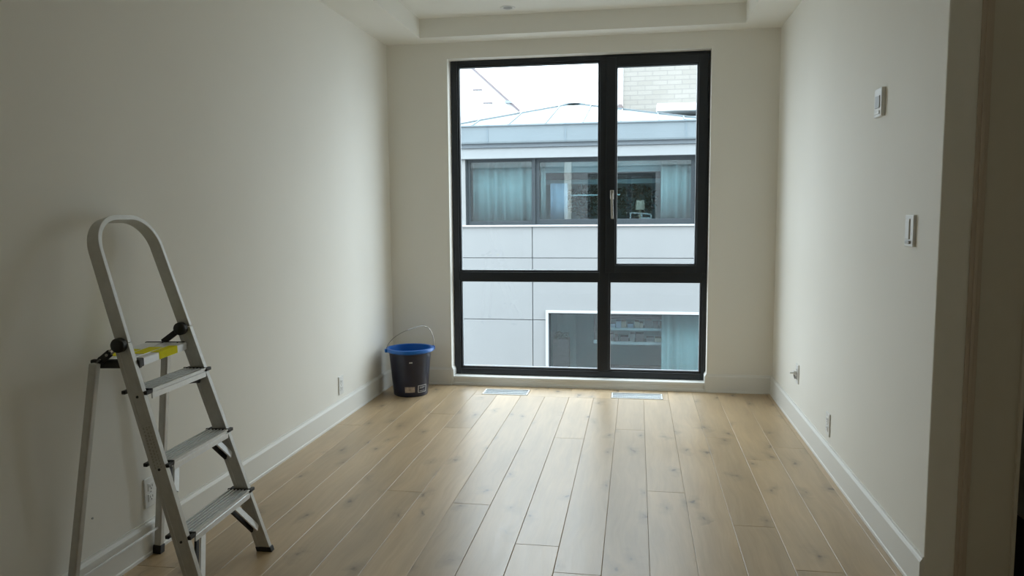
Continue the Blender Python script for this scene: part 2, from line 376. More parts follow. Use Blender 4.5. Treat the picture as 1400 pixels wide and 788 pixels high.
joints = {-11: [4.321, 2.42], -10: [2.3], -8: [4.648, 2.3], -7: [4.349, 3.286, 1.5], -6: [2.2], -5: [3.178, 1.25], -9: [2.35], -4: [2.3], -3: [4.227, 2.803], -2: [2.59], -1: [4.447, 2.5],
          0: [3.448, 1.6], 1: [2.4], 2: [4.355, 3.108], 3: [3.977, 2.734], 4: [4.209, 2.35], 5: [2.2]}
for k in range(-11, 6):
    x0 = .057 + k * PW; x1 = x0 + PW
    a = max(x0, XL + .0); b = min(x1, XR)
    ytop = 5.20 if (-7 <= k <= 0) else YF
    ys = [ytop] + [j for j in joints.get(k, [2.3]) if j < ytop - .2]
    while ys[-1] - 1.7 > YB + .5: ys.append(ys[-1] - R.uniform(1.5, 1.9))
    ys.append(YB)
    for i in range(len(ys) - 1): plank(a, b, ys[i + 1], ys[i])
    if -7 <= k <= 0: plank(a, b, 5.392, YF)
for (a, b) in ((-1.1435, -1.088), (-.757, -.168), (.190, .2285)): plank(a, b, 5.20, 5.392)
for (a, b) in ((-1.088, -.757), (-.168, .190)):
    plank(a, b, 5.20, 5.213); plank(a, b, 5.374, 5.392)
x = XR
while x < XE - .02:
    b = min(x + PW, XE); ys = [YE, YE - R.uniform(.8, 1.8)]
    while ys[-1] - 1.7 > YB + .5: ys.append(ys[-1] - R.uniform(1.5, 1.9))
    ys.append(YB)
    for i in range(len(ys) - 1): plank(x, b, ys[i + 1], ys[i])
    x = b

# floor registers
for i, (a, b) in enumerate(((-1.088, -.757), (-.168, .190))):
    y0, y1 = 5.213, 5.374
    v = thing('floor_vent', ['metal floor vent at the left below the window, nearer the bucket', 'metal floor vent at the right below the window, under the opening sash'][i], 'vent', ((a + b) / 2, (y0 + y1) / 2, 0), 'floor vents below the window')
    fr = MB(); w = .011
    fr.box(a + .002, b - .002, y0 + .002, y0 + w, -.012, .0035).box(a + .002, b - .002, y1 - w, y1 - .002, -.012, .0035).box(a + .002, a + w, y0 + w, y1 - w, -.012, .0035).box(b - w, b - .002, y0 + w, y1 - w, -.012, .0035)
    build('frame', fr, M['whitep'], v, bevel=.001)
    g = MB(); n = 44
    for q in range(n):
        xx = a + w + (b - a - 2 * w) * (q + .5) / n; g.obox((xx, (y0 + y1) / 2, -.003), Vector((.93, 0, .37)), Vector((0, 1, 0)), Vector((-.37, 0, .93)), .0033, (y1 - y0) / 2 - w, .0006)
    for yy in (.33, .67): g.box(a + w, b - w, y0 + (y1 - y0) * yy - .0015, y0 + (y1 - y0) * yy + .0015, -.004, .001)
    o = build('louvre', g, M['grille'], v); o['kind'] = 'stuff'

# baseboards
H, TB = .132, .013
prof = [(0, 0), (TB + .003, 0), (TB + .003, .011), (TB, .015), (TB, .114), (TB - .004, .122), (TB - .007, .126), (TB - .008, H), (0, H)]
def base(name, a, b, out, label): return struct(name, MB().prism(prof, a, b, out, (0, 0, 1)), M['trim'], label)
base('baseboard_left', (XL, YB, 0), (XL, YF, 0), (1, 0, 0), 'tall white baseboard along the left wall')
base('baseboard_right', (XR, YE - .0, 0), (XR, YF, 0), (-1, 0, 0), 'tall white baseboard along the right wall below the outlets')
bf = MB().prism(prof, (XL, YF, 0), (WX0, YF, 0), (0, -1, 0), (0, 0, 1)).prism(prof, (WX1, YF, 0), (XR, YF, 0), (0, -1, 0), (0, 0, 1))
bf.prism(prof, (WX0, YF - .006, 0), (WX0, YF + .09, 0), (1, 0, 0), (0, 0, 1)).prism(prof, (WX1, YF - .006, 0), (WX1, YF + .09, 0), (-1, 0, 0), (0, 0, 1))
struct('baseboard_far', bf, M['trim'], 'white baseboard on both sides of the window')

# window sill and apron
sp = [(0, .006), (0, .066), (.004, .068), (.010, .064), (.012, .050), (.007, .044), (.007, .022), (.016, .014), (.017, .0), (0, 0)]
sl = struct('trim_1', MB().prism([(a, b) for a, b in sp], (WX0 + .016, YF + .010, 0), (WX1 - .016, YF + .010, 0), (0, -1, 0), (0, 0, 1)).box(WX0, WX1, YF + .008, YF + .1, .004, .0655), M['trim'], 'low white moulded sill board under the window')

# ================================================================= window
FY = YF + .090
wd = build('window_1', MB(), M['frame']); wd['kind'] = 'structure'; wd['label'] = 'large black-framed window in four lights'; wd['category'] = 'window'
wd.location = (-.43, FY, 0)
D0, D1 = FY, FY + .075
X = (-1.366, .510); Z = (.066, 2.413)
def member(name, x0, x1, z0, z1, y0=D0, y1=D1, mt='frame', bev=.002): return build(name, MB().box(x0, x1, y0, y1, z0, z1), M[mt], wd, bevel=bev)
member('frame_jamb', X[0], -1.322, *Z); member('frame_jamb', .470, X[1], *Z)
member('frame_head', -1.322, .470, 2.378, Z[1]); member('frame_sill', -1.322, .470, Z[0], .113)
member('mullion', -.268, -.200, .113, 2.378); member('transom', -1.322, -.268, .790, .852); member('transom', -.200, .470, .790, .862)
def beads(x0, x1, z0, z1, g, yb, parent):
    b = MB(); y1_ = yb + .022
    b.box(x0, x0 + g, yb, y1_, z0, z1).box(x1 - g, x1, yb, y1_, z0, z1).box(x0 + g, x1 - g, yb, y1_, z0, z0 + g).box(x0 + g, x1 - g, yb, y1_, z1 - g, z1)
    bead = build('glazing_bead', b, M['frame'], parent, bevel=.0015)
    s_ = MB(); q = g; t = .004; ys, ye = yb + .022, yb + .036
    a0, a1, c0, c1 = x0 + q - t, x1 - q + t, z0 + q - t, z1 - q + t
    s_.box(a0, a0 + t * 1.6, ys, ye, c0, c1).box(a1 - t * 1.6, a1, ys, ye, c0, c1).box(a0, a1, ys, ye, c0, c0 + t * 1.6).box(a0, a1, ys, ye, c1 - t * 1.6, c1)
    build('spacer', s_, M['spacer'], parent)
    build('pane', MB().box(x0 + .004, x1 - .004, yb + .023, yb + .027, z0 + .004, z1 - .004), M['glass'], parent)
beads(-1.322, -.268, .852, 2.378, .013, D0 + .012, wd)
beads(-1.322, -.268, .113, .790, .013, D0 + .012, wd)
beads(-.200, .470, .113, .790, .013, D0 + .012, wd)
sash = build('sash', MB().box(-.222, -.154, D0 - .016, D1 - .01, .852, 2.392).box(.424, .488, D0 - .016, D1 - .01, .852, 2.392).box(-.154, .424, D0 - .016, D1 - .01, .852, .906).box(-.154, .424, D0 - .016, D1 - .01, 2.334, 2.392), M['frame'], wd, bevel=.003)
b0 = sash
beads(-.154, .424, .906, 2.334, .010, D0 - .006, b0)
hd = build('handle', MB().box(-.192, -.164, D0 - .026, D0 - .016, 1.385, 1.452), M['chrome'], wd, bevel=.006, segs=3)
build('lever', MB().cyl((-.178, D0 - .026, 1.418), (-.178, D0 - .050, 1.418), .009).bar((-.178, D0 - .052, 1.428), (-.174, D0 - .056, 1.245), .017, .011, (0, 1, 0)), M['chrome'], hd, bevel=.004, segs=3)
build('outer_sill', MB().box(-1.42, .56, D1, D1 + .14, .02, .052), M['cap'], wd)
# hinge blocks on the right stile
build('hinge', MB().box(.486, .500, D0 - .012, D0 + .004, 1.95, 2.06).box(.486, .500, D0 - .012, D0 + .004, 1.05, 1.16), M['frame'], wd, bevel=.002)

# ================================================================= our own building outside
OY0, OY1 = YF + .13, YF + .20
ob = MB()
ob.box(-9, WX0, OY0, OY1, -6, 6).box(WX1, 9, OY0, OY1, -6, 6).box(WX0, WX1, OY0, OY1, WZ1, 6).box(WX0, WX1, OY0, OY1, -6, .02)
struct('wall_outside', ob, M['ourb'], 'grey brick outer face of the building the room is in')
ob = MB()
for z0 in (-.62, 2.62): ob.box(-9, 9, OY1, OY1 + .03, z0, z0 + .24)
struct('trim_2', ob, M['cap'], 'pale bands on the outer face of the building the room is in')
struct('ground', MB().box(-30, 30, YF + .21, 60, -6.4, -6), M['asph'], 'street level far below the window')

# ================================================================= building opposite
BY = 13.5
bd = thing('office_building', 'pale panelled low building across the street, with a seamed metal roof', 'building', (0, BY, -6))
W0, W1 = -3.42, 1.60
pan = []
pm = MB().box(W0, W1, BY + .03, BY + .12, .10, 1.07).box(W0, W1, BY + .03, BY + .12, -.50, .10).box(W0, -1.56, BY + .03, BY + .12, -2.6, -.50).box(W0, W1, BY + .03, BY + .12, -6, -2.6)
pm.box(W0, W1, BY + .03, BY + .12, 2.28, 2.86).box(W0, W0 + .2, BY + .12, BY + 5.9, -6, 2.86).box(W1 - .1, W1, BY + .12, BY + 5.9, -6, 2.86).box(W0, W1, BY + 5.7, BY + 5.9, -6, 2.86)
build('backing_wall', pm, M['joint'], bd)
def fpanel(x0, x1, z0, z1): build('wall_panel', MB().box(x0 + .007, x1 - .007, BY, BY + .03, z0 + .006, z1 - .006), M['panel'], bd, bevel=.003)
cols = [W0, -1.85, W1]
for i in range(len(cols) - 1):
    a, b = cols[i], cols[i + 1]
    fpanel(a, b, .498, 1.07)
    if b <= -1.8: fpanel(a, b, -.628, .498); fpanel(a, b, -2.6, -.628)
    elif a < -1.8: pass
    else: pass
# around the lower window
def lpanel(pts):
    mb = MB(); mb.prism([(p[0], p[1]) for p in pts], (0, BY + .03, 0), (0, BY, 0), (1, 0, 0), (0, 0, 1)); build('wall_panel', mb, M['panel'], bd, bevel=.003)
lpanel([(-1.843, .492), (-1.843, -.622), (-1.612, -.622), (-1.612, -.448), (1.593, -.448), (1.593, .492)])
lpanel([(-1.843, -.634), (-1.843, -2.594), (-1.612, -2.594), (-1.612, -.634)])
for i in range(len(cols) - 1): fpanel(cols[i], cols[i + 1], -4.3, -2.6); fpanel(cols[i], cols[i + 1], -6, -4.3)
build('coping', MB().box(W0, W1, BY - .035, BY + .14, 1.064, 1.094), M['cap'], bd, bevel=.004)
build('window_surround', MB().box(-1.612, -1.565, BY - .03, BY + .12, -2.594, -.448).box(-1.565, 1.45, BY - .03, BY + .12, -.495, -.448), M['cap'], bd, bevel=.004)
build('fascia_board', MB().box(W0 - .1, W1 + .1, BY - .02, BY + .03, 2.285, 2.470), M['fascia'], bd, bevel=.004)
build('soffit_groove', MB().box(W0 - .1, W1 + .1, BY - .055, BY + .03, 2.470, 2.556), M['soff'], bd, bevel=.012)
gx = [W0 - .15, -2.63, -1.24, .82, W1 + .15]
gp = [(0, 2.548), (.13, 2.548), (.14, 2.575), (.155, 2.835), (.185, 2.845), (.185, 2.868), (0, 2.868)]
for i in range(len(gx) - 1):
    b = gx[i + 1]
    build('gutter', MB().prism(gp, (gx[i] + .003, BY + .03, 0), (b - .003, BY + .03, 0), (0, -1, 0), (0, 0, 1)), M['gut'], bd)
    build('gutter_joint', MB().prism([(p[0] + (.008 if p[0] else 0), p[1]) for p in gp], (gx[i] - .012, BY + .03, 0), (gx[i] + .012, BY + .03, 0), (0, -1, 0), (0, 0, 1)), M['gutj'], bd)
# roof: flat deck and raised metal pyramid
build('roof_deck', MB().box(W0, W1, BY + .03, BY + 6.0, 2.80, 2.862), M['roofm'], bd)
RX0, RX1, RY0, RY1 = -3.42, 1.22, BY - .05, BY + 6.0; AP = Vector((-1.345, BY + 3.0, 3.636)); ZB = 2.862
cor = [Vector((RX0, RY0, ZB)), Vector((RX1, RY0, ZB)), Vector((RX1, RY1, ZB)), Vector((RX0, RY1, ZB))]
rf = MB(); rf.v = [tuple(c) for c in cor] + [tuple(AP)]; rf.f = [(0, 1, 4), (1, 2, 4), (2, 3, 4), (3, 0, 4), (3, 2, 1, 0)]; rf.mi = [0] * 5
build('hipped_roof', rf, M['roofm'], bd)
for c in cor: build('hip_cap', MB().bar(c + Vector((0, 0, .012)), AP + Vector((0, 0, .012)), .06, .03), M['seamm'], bd)
def roof_seam(x):
    t = (x - RX0) / (AP.x - RX0) if x < AP.x else (RX1 - x) / (RX1 - AP.x)
    a = Vector((x, RY0, ZB + .008)); b = Vector((x, RY0 + t * (AP.y - RY0), ZB + t * (AP.z - ZB) + .008))
    # the seams lean a little, as on the photographed roof
    build('standing_seam', MB().bar(a, b, .022, .03), M['seamm'], bd)
for x in (-2.93, -2.27, -1.61, -.95, -.29, .37, .8): roof_seam(x)
build('roof_finial', MB().cyl(AP + Vector((0, 0, -.02)), AP + Vector((0, 0, .035)), .26, 24, .20), M['gut'], bd, smooth=True)
# upper window band
def win(x0, x1, z0, z1, y=BY + .10, f=.05, inner=True):
    w = MB().box(x0, x0 + f, y, y + .06, z0, z1).box(x1 - f, x1, y, y + .06, z0, z1).box(x0 + f, x1 - f, y, y + .06, z0, z0 + f * 1.4).box(x0 + f, x1 - f, y, y + .06, z1 - f, z1)
    o = build('window_frame', w, M['wfr'], bd, bevel=.004)
    build('pane', MB().box(x0 + f * .8, x1 - f * .8, y + .03, y + .04, z0 + f, z1 - f * .8), M['oglass'], o)
    return o
win(-3.05, -1.80, 1.094, 2.28); win(-1.80, 1.00, 1.094, 2.28, f=.07)
for a, b in ((-1.865, -1.80), (1.0, 1.03), (-3.08, -3.05)): build('post', MB().box(a, b, BY + .07, BY + .16, 1.094, 2.28), M['wfr'], bd)
build('corner_pier', MB().box(W0, -3.08, BY + .03, BY + .12, 1.07, 2.28), M['panel'], bd)
build('corner_pier', MB().box(1.03, W1, BY + .03, BY + .12, 1.07, 2.28), M['panel'], bd)
win(-1.565, .52 - 1.1, -2.594, -.495, f=.03); win(-.58, 1.45, -2.594, -.495, f=.03)
# rooms behind the glass
for z0, z1, xa, xb in ((.96, 2.50, W0 + .2, W1 - .1), (-2.66, -.34, -1.7, W1 - .1)):
    for nm, bx in (('room_wall', (xa, xb, BY + 2.5, BY + 2.6, z0, z1)), ('room_floor', (xa, xb, BY + .13, BY + 2.6, z0 - .05, z0)), ('room_ceiling', (xa, xb, BY + .13, BY + 2.6, z1, z1 + .05))):
        build(nm, MB().box(*bx), M['room'], bd)
build('room_wall', MB().box(-1.72, -1.66, BY + .13, BY + 2.5, -2.66, -.34), M['room'], bd)
build('reflected_top_band', MB().box(-1.76, .42, BY + .45, BY + .55, 2.04, 2.5), M['slat'], bd)  # pale solid standing in for a band reflected in the glass
build('dark_band', MB().box(-1.72, .42, BY + .56, BY + .70, 1.92, 2.06), M['brown'], bd)  # brown solid imitating the dark reflected band below it
build('reflected_low_band', MB().box(-1.76, .42, BY + .75, BY + .9, 1.84, 1.95), M['slat'], bd)  # lower pale reflection, built as a solid strip
build('inner_rail', MB().box(-1.20, -.30, BY + .40, BY + .43, 1.615, 1.635), M['slat'], bd)
def curtain(x0, x1, z0, z1, y, label, mt='curt', seed=1, amp=.045):
    rr = random.Random(seed); mb = MB(); n = int((x1 - x0) / .012); top = []; ph = 0
    for i in range(n + 1):
        ph += rr.uniform(.25, .65); top.append((x0 + (x1 - x0) * i / n, y + amp * math.sin(ph) * (.6 + .4 * math.sin(i * .13 + seed))))
    for z in (z0, z1):
        for (a, b) in top: mb.v.append((a, b, z))
    for (a, b) in [(a, b + .004) for a, b in top]: pass
    for i in range(n): mb.f.append((i, i + 1, n + 2 + i, n + 1 + i)); mb.mi.append(0)
    o = build('curtain', mb, M[mt], smooth=True, loc=((x0 + x1) / 2, y, z0)); s_ = o.modifiers.new('thick', 'SOLIDIFY'); s_.thickness = .004
    return tag(o, label, 'curtain', 'curtains across the street')
curtain(-2.99, -1.88, 1.17, 2.24, BY + .28, 'wide teal curtain filling the left window of the upper floor opposite', seed=3)
curtain(.42, .95, 1.17, 2.24, BY + .28, 'teal curtain at the right end of the upper window opposite', seed=5)
curtain(-1.72, -1.63, 1.17, 2.24, BY + .24, 'narrow strip of teal curtain just right of the upper window post opposite', seed=8, amp=.02)
curtain(-1.56, -1.24, 1.17, 1.84, BY + .34, 'bluish grey drape behind the upper middle window opposite', 'curt2', 9, .03)
curtain(.46, 1.25, -2.55, -.53, BY + .30, 'teal curtain at the right of the lower window opposite', seed=12)
curtain(-1.52, -1.16, -2.55, -.53, BY + 1.2, 'pale teal drape at the left of the lower window opposite', seed=14, amp=.02)
# clutter behind the upper window, and leaf masses imitating trees reflected in its glass
def foliage(cx, cy, cz, rx, rz, n, seed, name='leaf_mass'):
    rr = random.Random(seed); mb = MB()
    for _ in range(n):
        a = rr.uniform(0, 2 * PI); q = rr.random() ** .5; px = cx + rx * q * math.cos(a); pz = cz + rz * q * math.sin(a); py = cy + rr.uniform(-.15, .15)
        d = Vector((rr.uniform(-1, 1), rr.uniform(-.6, .6), rr.uniform(-.3, 1))).normalized(); w = Vector((rr.uniform(-1, 1), rr.uniform(-1, 1), rr.uniform(-1, 1))).cross(d).normalized()
        l = rr.uniform(.03, .07); p = Vector((px, py, pz)); b = len(mb.v)
        mb.v += [tuple(p - d * l), tuple(p + w * l * .35), tuple(p + d * l), tuple(p - w * l * .35)]; mb.f.append((b, b + 1, b + 2, b + 3)); mb.mi.append(0)
    return mb
for i, (px, lab) in enumerate(((-.05, 'leaf mass imitating reflected trees behind the tan lamp in the upper window opposite'), (-.95, 'leaf mass imitating reflected trees behind the thin rail in the upper window opposite'))):
    t = thing('tree_reflection', lab, 'plant', (px, BY + 1.3, 1.0), 'imitated tree reflections in the upper window opposite')
    o = build('foliage', foliage(px, BY + 1.3, 1.53, .44, .30, 420, 20 + i), M['leaf'], t); o['kind'] = 'stuff'
    build('pot', MB().lathe([(.001, 0), (.10, 0), (.13, .22), (.115, .22), (.11, .05)], (px, BY + 1.3, 1.0), 24), M['brown'], t, smooth=True)
lp = thing('table_lamp', 'tan shaded lamp behind the upper window opposite', 'lamp', (.06, BY + .40, 1.0))
build('lamp_shade', MB().lathe([(.085, 1.30 - .95), (.075, .52)], (.06, BY + .40, 1.0), 28), M['tanb'], lp, smooth=True)
build('lamp_base', MB().cyl((.06, BY + .4, 1.0), (.06, BY + .4, 1.38), .02).cyl((.06, BY + .4, 1.0), (.06, BY + .4, 1.03), .07), M['tanb'], lp)
rk = thing('wire_rack', 'small white tilted rack on the ledge of the upper window opposite', 'rack', (.07, BY + .22, 1.17))
def rackbars(pts, r=.009):
    mb = MB()
    for a, b in pts: mb.bar((a[0], BY + .22, a[1]), (b[0], BY + .22, b[1]), r * 2, r * 2, (0, 1, 0))
    return mb
build('rack_frame', rackbars([((-.11, 1.165), (-.11, 1.30)), ((-.11, 1.30), (.25, 1.27)), ((.25, 1.27), (.25, 1.165)), ((.09, 1.285), (.09, 1.165)), ((-.11, 1.17), (.25, 1.17))]).box(.09, .25, BY + .225, BY + .235, 1.18, 1.215), M['cap'], rk)
build('rack_shelf', MB().box(-.10, .24, BY + .20, BY + .30, 1.160, 1.168), M['cap'], rk)
# planter, and shelf boards standing for bright bars and brown bands in this glass
sh = thing('shelving_unit', 'long shelf boards standing for bright bars behind the lower window opposite', 'shelf', (0, BY + .8, -2.7))
for z in (-1.60, -1.10, -.83, -.62): build('shelf_board', MB().box(-.52, .62, BY + .45, BY + .85, z - .03, z + (.028 if z == -1.10 else .012)), M['cap'] if z == -1.10 else M['slat'] if z == -.83 else M['brown'], sh)
for a in (-.56, .62): build('upright', MB().box(a, a + .04, BY + .44, BY + .86, -2.66, -.56), M['brown'], sh)
build('cabinet_base', MB().box(-.52, .62, BY + .48, BY + .85, -2.66, -1.63), M['room'], sh)
rr = random.Random(4); cats = {'brown': 'brown', 'conc': 'grey', 'tanb': 'tan', 'leaf': 'dark green', 'curt2': 'bluish'}
ordn = ['first', 'second', 'third', 'fourth', 'fifth', 'sixth', 'seventh', 'eighth', 'ninth', 'tenth', 'eleventh', 'twelfth', 'thirteenth']
for z, h in ((-1.072, .17), (-.818, .14)):
    x = -.50; num = 0
    while x < .44:
        w = rr.uniform(.06, .16); mt_ = rr.choice(list(cats)); hh = h * rr.uniform(.35, .95)
        o = build('storage_box', MB().box(x, x + w, BY + .48, BY + .70, z, z + hh), M[mt_], loc=(x + w / 2, BY + .5, z), bevel=.004)
        tag(o, '%s box, %s from the left on the %s shelf of the window opposite' % (cats[mt_], ordn[num], 'wide white' if z < -1 else 'thin upper'), 'box', 'boxes on the %s shelf opposite' % ('white' if z < -1 else 'upper')); num += 1
        x += w + rr.uniform(.004, .05)
pt = thing('planter', 'dark square planter in the lower left corner of the window opposite', 'planter', (-1.37, BY + .42, -2.7))
build('planter_box', MB().box(-1.51, -1.22, BY + .28, BY + .56, -2.66, -1.02), M['brown'], pt, bevel=.01)
o = build('foliage', foliage(-1.37, BY + .42, -.98, .12, .06, 60, 41), M['leaf'], pt); o['kind'] = 'stuff'
ps = thing('post_rack', 'narrow dark hanging strip near the middle bar of the lower window opposite', 'strip', (-.74, BY + .5, -2.7))
build('strip', MB().box(-.77, -.71, BY + .48, BY + .52, -1.06, -.40), M['brown'], ps)
build('tag_plate', MB().box(-.78, -.70, BY + .46, BY + .475, -1.12, -1.05), M['cap'], ps)

# ================================================================= far buildings
wh = thing('white_house', 'tall white house far behind on the left with a sloping roof edge', 'building', (-16, 34, -6))
def az(px, py, Y):        # point on the plane y=Y seen along a measured direction
    d = rot @ Vector(((px - 700) / F_PX, 1, -(py - 394) / F_PX)); t = Y / d.y
    return Vector((d.x * t, Y, EYE + d.z * t))
p1, p2 = az(640, 89, 34), az(716, 158, 34); dd = (p2 - p1)
p0 = p1 - dd * 1.2; pe = p1 + dd * 1.9
mb = MB().prism([(p0.x - 3, -6), (pe.x, -6), (pe.x, pe.z), (p0.x, p0.z), (p0.x - 3, p0.z)], (0, 34, 0), (0, 42, 0), (1, 0, 0), (0, 0, 1)); build('gable_wall', mb, M['stucco'], wh)
build('roof_edge', MB().bar(p0 + Vector((0, -.05, .04)), p1 + dd * .93 + Vector((0, -.05, .04)), .10, .12, (0, 1, 0)), M['shing'], wh)
build('downpipe_box', MB().box(az(692, 140, 34).x, az(700, 140, 34).x, 33.7, 34, az(696, 142, 34).z, az(696, 139, 34).z), M['gut'], wh)
for (px, py) in ((653, 128), (667, 146)):
    c = az(px, py, 33.98); q = build('window_frame', MB().box(c.x - .14, c.x + .16, 33.93, 34.0, c.z - .18, c.z + .16), M['stucco'], wh)
    build('lintel', MB().box(c.x - .20, c.x + .20, 33.86, 34.0, c.z + .14, c.z + .18), M['shing'], q)
    build('pane', MB().box(c.x + .02, c.x + .09, 33.9, 33.93, c.z - .16, c.z + .13), M['slat'], q)
# brick block
bb = thing('brick_building', 'cream brick block far behind on the right with a white canopy', 'building', (2, 27, -6))
q0 = az(852, 120, 27)
build('brick_wall', MB().box(q0.x, q0.x + 12, 27, 36, -6, 12), M['pbrick'], bb)
build('corner_strip', MB().box(q0.x - .22, q0.x, 26.95, 36, -6, 12), M['stucco'], bb)
c0, c1 = az(898, 144, 26), az(960, 152, 26)
build('canopy', MB().box(c0.x, c0.x + 5, 25.6, 27, c1.z, c0.z), M['stucco'], bb)
build('clerestory_window', MB().box(c0.x + .1, c0.x + 4.9, 26.9, 27.0, c1.z - .35, c1.z), M['wfr'], bb)
# lower roof of the brick block seen behind the pyramid
build('lower_roof', MB().box(c0.x - .6, c0.x + 5.2, 25.0, 27.0, c1.z - .45, c1.z - .27), M['roofm'], bb)
vp = thing('roof_vent', 'small reddish roof vent left of the cream brick wall', 'vent', az(848, 150, 22))
c = az(848, 148, 22); build('pipe', MB().cyl(c + Vector((0, 0, -3)), c, .05), M['jambw'], vp); build('cowl', MB().cyl(c, c + Vector((0, 0, .10)), .09, 16, .06), M['brown'], vp)

# ================================================================= stepladder
LO = Vector((-1.3628, 2.3819, 0)); TH, LEAN = .0449, .2887; HW0, HWK = .2334, .0495
n_ = Vector((math.cos(TH), math.sin(TH), 0)); u_ = Vector((-math.sin(TH), math.cos(TH), 0)); zz = Vector((0, 0, 1))
v_ = zz * math.cos(LEAN) - n_ * math.sin(LEAN); N_ = n_ * math.cos(LEAN) + zz * math.sin(LEAN)
def hw(L): return HW0 - HWK * L
def LP(u, L, d=0): return LO + u_ * u + v_ * L + N_ * d
ld = thing('stepladder', 'aluminium stepladder with hoop handrail and yellow-taped platform, standing by the left wall', 'stepladder', (-1.55, 2.36, 0))
DEP, TK, LJ, DH, TH_ = .052, .020, .915, .043, .017
rp = [(-TK / 2, 0), (TK / 2, 0), (TK / 2, -DEP), (-TK / 2, -DEP)]
for s in (-1, 1):
    off = 0 if s < 0 else -.009
    a = LP(s * (hw(.02) + off), .014); b = LP(s * (hw(LJ) + off), LJ)
    ru = (b - a).normalized(); X_ = (u_ - ru * u_.dot(ru)).normalized()
    # shallow channel section: closed outside, ribbed front edge
    pr = [(-TK / 2, 0), (TK / 2, 0), (TK / 2, -.012), (TK / 2 - .0012, -.013), (TK / 2 - .0012, -DEP + .013), (TK / 2, -DEP + .012), (TK / 2, -DEP), (-TK / 2, -DEP), (-TK / 2, -DEP + .012), (-TK / 2 + .0012, -DEP + .013), (-TK / 2 + .0012, -.013), (-TK / 2, -.012)]
    build('rail', MB().prism(pr, a, b, X_, N_), M['alu'], ld, bevel=.0012)
    fb = []
    for z in (0, .019):
        for q, e in ((-1, -DEP / math.cos(LEAN) - .003), (1, -DEP / math.cos(LEAN) - .003), (1, .004), (-1, .004)):
            fb.append(Vector((LO.x, LO.y, z)) + u_ * (s * (hw(.0) + off) + q * (TK / 2 + .003)) + n_ * (e - z * math.tan(LEAN)))
    build('foot', MB().quadbox(fb), M['blackp'], ld, bevel=.002)
# hoop
pts = []; fr = []
LT = 1.337; RU, RV = .130, .115
def ctr(s, L): return -(hw(L) - .001) if s < 0 else hw(L) - .0075
n1 = 14
loop = [(-1, LJ + .004), (-1, LT - RV)]
path = [(ctr(-1, LJ + .001), LJ + .001), (ctr(-1, 1.15), 1.15)]
wn_, wp_ = ctr(-1, LT - RV), ctr(1, LT - RV)
for i in range(n1 + 1):
    t = PI / 2 * i / n1; path.append((wn_ + RU * (1 - math.cos(t)), LT - RV + RV * math.sin(t)))
for i in range(n1 + 1):
    t = PI / 2 * (1 - i / n1); path.append((wp_ - RU * (1 - math.cos(t)), LT - RV + RV * math.sin(t)))
path += [(ctr(1, 1.15), 1.15), (ctr(1, LJ + .002), LJ + .002)]
P = [LP(a, b) for a, b in path]
for i in range(len(P)):
    t = (P[min(i + 1, len(P) - 1)] - P[max(i - 1, 0)]).normalized(); A = N_.cross(t).normalized(); fr.append((A, N_))
hp = [(-TH_ / 2, 0), (TH_ / 2, 0), (TH_ / 2, -DH), (-TH_ / 2, -DH)]
build('handrail', MB().sweep(P, fr, hp), M['alu'], ld, bevel=.0012, smooth=True)
# treads
nh = n_
def tread(L, name='step'):
    c = LP(0, L); wi = hw(L) - .028; z1 = c.z; fx = .010; bx = -.076
    def Q(u, d, z): return Vector((c.x, c.y, 0)) + u_ * u + nh * d + zz * z
    mb = MB()
    mb.prism([(fx, z1 - .031), (fx, z1 - .013), (fx - .003, z1 - .011), (fx - .003, z1 - .006), (fx + .001, z1 - .003), (fx + .001, z1 + .0015), (fx - .006, z1 + .0015), (fx - .008, z1 - .008), (bx + .003, z1 - .008),
              (bx, z1 - .004), (bx, z1 - .028), (bx + .003, z1 - .028), (bx + .003, z1 - .012), (fx - .005, z1 - .012), (fx - .005, z1 - .031)], Q(-wi, 0, 0), Q(wi, 0, 0), nh, zz)
    st = build(name, mb, M['alu2'], ld)
    rb = MB()
    for k in range(6):
        d = bx + .003 + k * .0136; rb.prism([(d, z1 - .0085), (d + .0076, z1 - .0085), (d + .0064, z1 + .0010), (d + .0012, z1 + .0010)], Q(-wi, 0, 0), Q(wi, 0, 0), nh, zz)
    build('tread_rib', rb, M['alu2'], st)
    # black end brackets with stubs in front of and behind the rails
    for s in (-1, 1):
        e = MB(); e.box(0, 0, 0, 0, 0, 0); e.v = []; e.f = []; e.mi = []
        ui = s * wi; uo = s * (hw(L) + .004)
        rear = -DEP / math.cos(LEAN) - .018
        e.obox(Q(ui + s * .003, (fx + rear) / 2 - .002, z1 - .003), nh, u_, zz, (fx - rear) / 2 + .004, .0045, .006)
        for (d0, d1) in ((.000, .013), (rear - .004, rear + .010)):
            e.obox(Q((ui + uo) / 2 + s * .003, (d0 + d1) / 2, z1 - .006), nh, u_, zz, abs(d1 - d0) / 2, abs(uo - ui) / 2 + .001, .0062)
        e.cyl(LP(s * (hw(L) - .0), L - .012, -DEP / 2 + .002), LP(s * (hw(L) + .013), L - .012, -DEP / 2 + .002), .0045, 14)
        build('end_cap', e, M['blackp'], st, bevel=.0025)
    return st
LS = [.2618, .2618 + .2452, .2618 + 2 * .2452]
steps = [tread(L) for L in LS]
# diagonal braces under the treads
def brace(L, s, drop=.125, inn=.095):
    top = LP(s * (hw(L) - .028 - inn), L - .022, -.020); bot = LP(s * (hw(L - drop) - .026), L - drop, -.014)
    top2 = top + N_ * -.035; bot2 = bot + N_ * -.035
    build('brace', MB().bar(top, bot, .026, .006, N_), M['alu2'], ld, bevel=.001)
    build('brace_pad', MB().bar(top + v_ * -.004 + N_ * -.024, bot + v_ * -.004 + N_ * -.024, .016, .008, N_), M['blackp'], ld)
for s in (-1, 1):
    brace(LS[0], s, .155, .085)
brace(LS[1], 1, .10, .05); brace(LS[1], -1, .10, .05)
